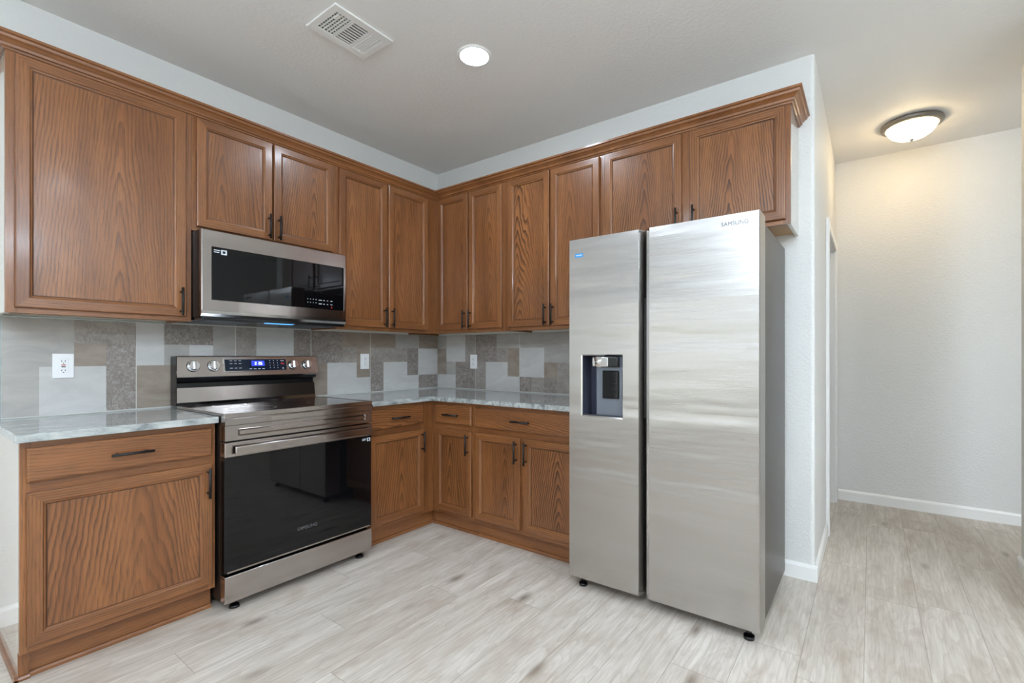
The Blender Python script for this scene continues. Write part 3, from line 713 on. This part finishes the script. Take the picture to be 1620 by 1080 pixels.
# ------------------------------------------------------------------ refrigerator (wall B coordinates: x = distance from corner)
FX0, FX1, FH = 1.840, 2.752, 1.796; FY = -.791
t = thing('refrigerator', 'tall stainless side-by-side refrigerator with water dispenser, at the end of the wall', 'refrigerator', ((FX0+FX1)/2, 0, 0), -PI/2); fr = t
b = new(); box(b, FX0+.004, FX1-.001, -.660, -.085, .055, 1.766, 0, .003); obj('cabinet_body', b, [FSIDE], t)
b = new(); box(b, FX0+.02, FX1-.02, -.655, -.62, .020, .0545); obj('toe_grille', b, [BLK], t)
for x in (FX0+.06, FX1-.05):
    for y in (-.745, -.14):
        b = new(); cyl(b, (x, y, 0), (x, y, .014), .022, n=20); cyl(b, (x, y, .014), (x, y, .054), .012, n=14); obj('leveling_foot', b, [BLK], t)
def fdoor(x0, x1, chamL, chamR, hole=None):
    b = new(); zt, zb = FH, .056; yb = -.668
    cL = .036 if chamL else .004; cR = .036 if chamR else .004
    # plan outline: back-left, front-left chamfer, front-right chamfer, back-right
    pl_ = [(x0, yb), (x0, FY+ (.014 if chamL else .006)), (x0+ (.019 if chamL else .003), FY), (x1-(.018 if chamR else .003), FY), (x1, FY+(.040 if chamR else .006)), (x1, yb)]
    lo = [b.verts.new((x, y, zb)) for x, y in pl_]; hi = [b.verts.new((x, y, zt)) for x, y in pl_]
    b.faces.new(lo[::-1]); b.faces.new(hi)
    for i in range(6):
        j = (i+1) % 6
        if i == 2 and hole: continue
        f = b.faces.new((lo[i], lo[j], hi[j], hi[i])); f.material_index = 1 if i in (1, 3) and (chamL, chamR)[i == 3] else (2 if i in (0, 4, 5) else 0)
    if hole:
        hx0, hx1, hz0, hz1, dep = hole
        H1 = [b.verts.new(p) for p in ((hx0, FY, hz0), (hx1, FY, hz0), (hx1, FY, hz1), (hx0, FY, hz1))]
        O_ = [lo[2], lo[3], hi[3], hi[2]]
        for i in range(4): b.faces.new((O_[i], O_[(i+1)%4], H1[(i+1)%4], H1[i]))
        q = .006
        H2 = [b.verts.new(p) for p in ((hx0+q, FY+.006, hz0+q), (hx1-q, FY+.006, hz0+q), (hx1-q, FY+.006, hz1-q), (hx0+q, FY+.006, hz1-q))]
        H3 = [b.verts.new((v.co.x, FY+dep, v.co.z)) for v in H2]
        for i in range(4): b.faces.new((H1[i], H1[(i+1)%4], H2[(i+1)%4], H2[i])).material_index = 1
        for i in range(4): b.faces.new((H2[i], H2[(i+1)%4], H3[(i+1)%4], H3[i])).material_index = 3
        b.faces.new(H3).material_index = 3
    return b
MID = 2.254
FM = [FSTEEL, SSHINY, plain('door_edge_steel', srgb(176, 172, 168), .3, 1.0), plain('dispenser_cavity', srgb(58, 60, 74), .25)]
hz = (1.912, 2.144, .888, 1.203, .100)
b = fdoor(FX0, MID-.012, False, True, hz); fd = obj('freezer_door', b, FM, t)
b = fdoor(MID+.006, FX1, True, False); rd = obj('fridge_door', b, FM, t)
b = new(); box(b, MID-.0115, MID+.0055, -.70, -.662, .06, 1.78); obj('door_gasket', b, [BLK], t)
b = new(); box(b, MID-.013, MID-.004, -.755, -.70, .895, 1.475, 0, .003); obj('handle_recess', b, [BLK], fd)
# dispenser
x0, x1, z0, z1, dep = hz
b = new(); box(b, x0+.072, x1-.0075, FY+.028, FY+.0985, z0+.0075, z1-.0075, 0, .004); dsp = obj('dispenser_housing', b, [MGREY], fd)
b = new(); cyl(b, (x0+.100, FY+.022, z1-.012), (x0+.100, FY+.022, z1-.012-.052), .036, .031, n=28); box(b, x0+.10, x0+.205, FY+.0, FY+.0275, z1-.064, z1-.012, 1, .006, 2)
box(b, x0+.068, x0+.155, FY-.006, FY+.0, z1-.060, z1-.014, 0, .004, 2)
obj('dispenser_spout', b, [SSHINY, BLK], dsp)
b = new(); box(b, x0+.112, x0+.200, FY+.018, FY+.0275, z0+.095, z0+.235, 0, .003); obj('dispenser_paddle', b, [BGLASS], dsp)
b = new(); box(b, x0+.0075, x1-.0075, FY+.008, FY+.0275, z0+.0065, z0+.011); obj('drip_tray', b, [DGREY], dsp)
b = new(); box(b, 1.878, 1.924, FY-.0008, FY, 1.703, 1.722); bs = obj('blue_sticker', b, [BLUES], fd)
b = new()
for i in range(5): box(b, 1.884+i*.007, 1.889+i*.007, FY-.0012, FY-.0008, 1.710, 1.716)
split('sticker_print', b, PRINT, bs)
text('logo_text', 'SAMSUNG', .024, LOGO, rd, (2.655, FY-.0003, 1.756), (PI/2, 0, 0), .0012)
for x in (FX0+.03, FX1-.10):
    b = new(); box(b, x, x+.07, -.74, -.50, 1.7665, 1.786, 0, .006, 2); obj('hinge_cover', b, [DGREY], t)

# ------------------------------------------------------------------ ceiling fixtures
def led(x, y, label):
    t = thing('recessed_light', label, 'ceiling light', (x, y, H), 0, 'recessed ceiling lights')
    b = new(); lathe(b, [(.073, 0), (.073, -.004), (.078, -.007), (.088, -.005), (.092, 0)]); bmesh.ops.translate(b, verts=b.verts[:], vec=(x, y, H-.0005)); obj('trim_ring', b, TRIM, t)
    b = new(); lathe(b, [(.0725, -.001), (.0725, -.004), (0, -.0055)]); bmesh.ops.translate(b, verts=b.verts[:], vec=(x, y, H-.0005)); obj('lens', b, LEDM, t)
LEDM = emit('led_lens', (.74, .86, 1, 1), LED_POWER)
led(-1.036, -1.399, 'round white recessed light glowing in the kitchen ceiling')
for i, (x, y) in enumerate(((-3.2, -1.4), (-1.9, -3.7), (-3.5, -3.7), (-2.1, -5.2))):  # unseen recessed lights, added to brighten the room from behind
    led(x, y, 'recessed fill light added behind the camera, ' + ('over the dining corner', 'nearest the hall', 'in the middle of the room', 'nearest the south window')[i])
# two unseen multi-globe fixtures, added behind the camera for fill light
GLM = emit('fill_globe_glass', (.70, .85, 1, 1), GLOBE_POWER)
def globes(x, y, label):
    t = thing('fill_chandelier', label, 'ceiling light', (x, y, H), 0, 'four-globe fill lights added behind the camera')
    b = new(); lathe(b, [(0, 0), (.07, 0), (.065, -.02), (.012, -.03), (.012, -.26), (.03, -.27), (.03, -.30), (0, -.31)], 24); bmesh.ops.translate(b, verts=b.verts[:], vec=(x, y, H-.0005)); obj('stem', b, CHROME, t)
    for i in range(4):
        a = PI/2*i+.6; gx, gy = x+.24*math.cos(a), y+.24*math.sin(a)
        b = new(); cyl(b, (x, y, H-.29), (gx, gy, H-.33), .008, n=10); obj('arm', b, CHROME, t)
        b = new(); bmesh.ops.create_uvsphere(b, u_segments=24, v_segments=14, radius=.07, matrix=Matrix.Translation((gx, gy, H-.40)))
        for f_ in b.faces: f_.smooth = True
        obj('globe', b, GLM, t)
globes(-3.6, -2.95, 'four-globe chandelier added as fill light right behind the camera')
globes(-2.2, -4.9, 'four-globe chandelier added as fill light behind the camera near the south window')
# hall flush light
hx, hy = 1.25, -3.35
t = thing('flush_mount_light', 'round frosted glass flush light with grey metal rim in the hall', 'ceiling light', (hx, hy, H))
b = new(); lathe(b, [(.06, 0), (.150, 0), (.172, -.006), (.176, -.016), (.168, -.028), (.150, -.036), (.144, -.036), (.144, -.030)]); bmesh.ops.translate(b, verts=b.verts[:], vec=(hx, hy, H-.0005)); obj('metal_rim', b, [plain('satin_nickel', srgb(140, 134, 128), .35, .8)], t)
b = new(); lathe(b, [(.143, -.034), (.134, -.055), (.115, -.078), (.085, -.097), (.045, -.108), (0, -.111)]); bmesh.ops.translate(b, verts=b.verts[:], vec=(hx, hy, H-.0005)); obj('glass_bowl', b, [emit('warm_frosted_glass', (1, .77, .44, 1), HALL_POWER)], t)
b = new(); lathe(b, [(0, -.110), (.013, -.111), (.015, -.117), (.009, -.124), (.006, -.130), (0, -.132)], 20); bmesh.ops.translate(b, verts=b.verts[:], vec=(hx, hy, H-.0005)); obj('finial', b, [SSHINY], t)

# air vent
vx0, vx1, vy0, vy1 = -1.689, -1.366, -1.150, -.900
t = thing('air_vent', 'rectangular white louvered air register on the ceiling', 'air vent', ((vx0+vx1)/2, (vy0+vy1)/2, H))
b = new(); z0_ = H-.010
fi = .036
box(b, vx0, vx1, vy0, vy0+fi+.008, z0_, H-.0005, 0, .003); box(b, vx0, vx1, vy1-fi-.008, vy1, z0_, H-.0005, 0, .003)
box(b, vx0, vx0+fi, vy0+.02, vy1-.02, z0_+.0002, H-.0005, 0, .003); box(b, vx1-fi, vx1, vy0+.02, vy1-.02, z0_+.0002, H-.0005, 0, .003)
s1, s2 = vx0+.122, vx0+.212
for s in (s1, s2): box(b, s-.004, s+.004, vy0+.04, vy1-.04, z0_+.0004, H-.001)
obj('frame', b, TRIM, t)
b = new(); box(b, vx0+.01, vx1-.01, vy0+.01, vy1-.01, H-.0012, H-.0004); obj('duct_opening', b, [DARK], t)
b = new()
for i in range(5):
    x = vx0+.046+i*.0165; fs = box(b, x, x+.0045, vy0+.042, vy1-.042, z0_+.001, H-.002)
for i in range(8):
    y = vy0+.056+i*.0185; box(b, vx0+.036, s1-.004, y, y+.004, z0_+.003, H-.0015)
obj('damper_grid', b, TRIM, t)
b = new()
for i in range(8):
    y = vy0+.052+i*.0195; box(b, s1+.004, s2-.004, y, y+.0085, z0_+.001, z0_+.0045)
obj('middle_louvers', b, TRIM, t)
b = new()
for i in range(5):
    x = s2+.010+i*.0135; vv = [b.verts.new(p) for p in ((x+.008, vy0+.043, z0_+.0005), (x+.008, vy1-.043, z0_+.0005), (x, vy1-.043, H-.002), (x, vy0+.043, H-.002))]; b.faces.new(vv)
    box(b, x+.0065, x+.0085, vy0+.043, vy1-.043, z0_+.0002, z0_+.002)
obj('end_louvers', b, TRIM, t)
b = new(); box(b, vx0+.048, vx0+.060, vy0+.050, vy0+.090, z0_-.002, z0_+.001); obj('damper_lever', b, TRIM, t)
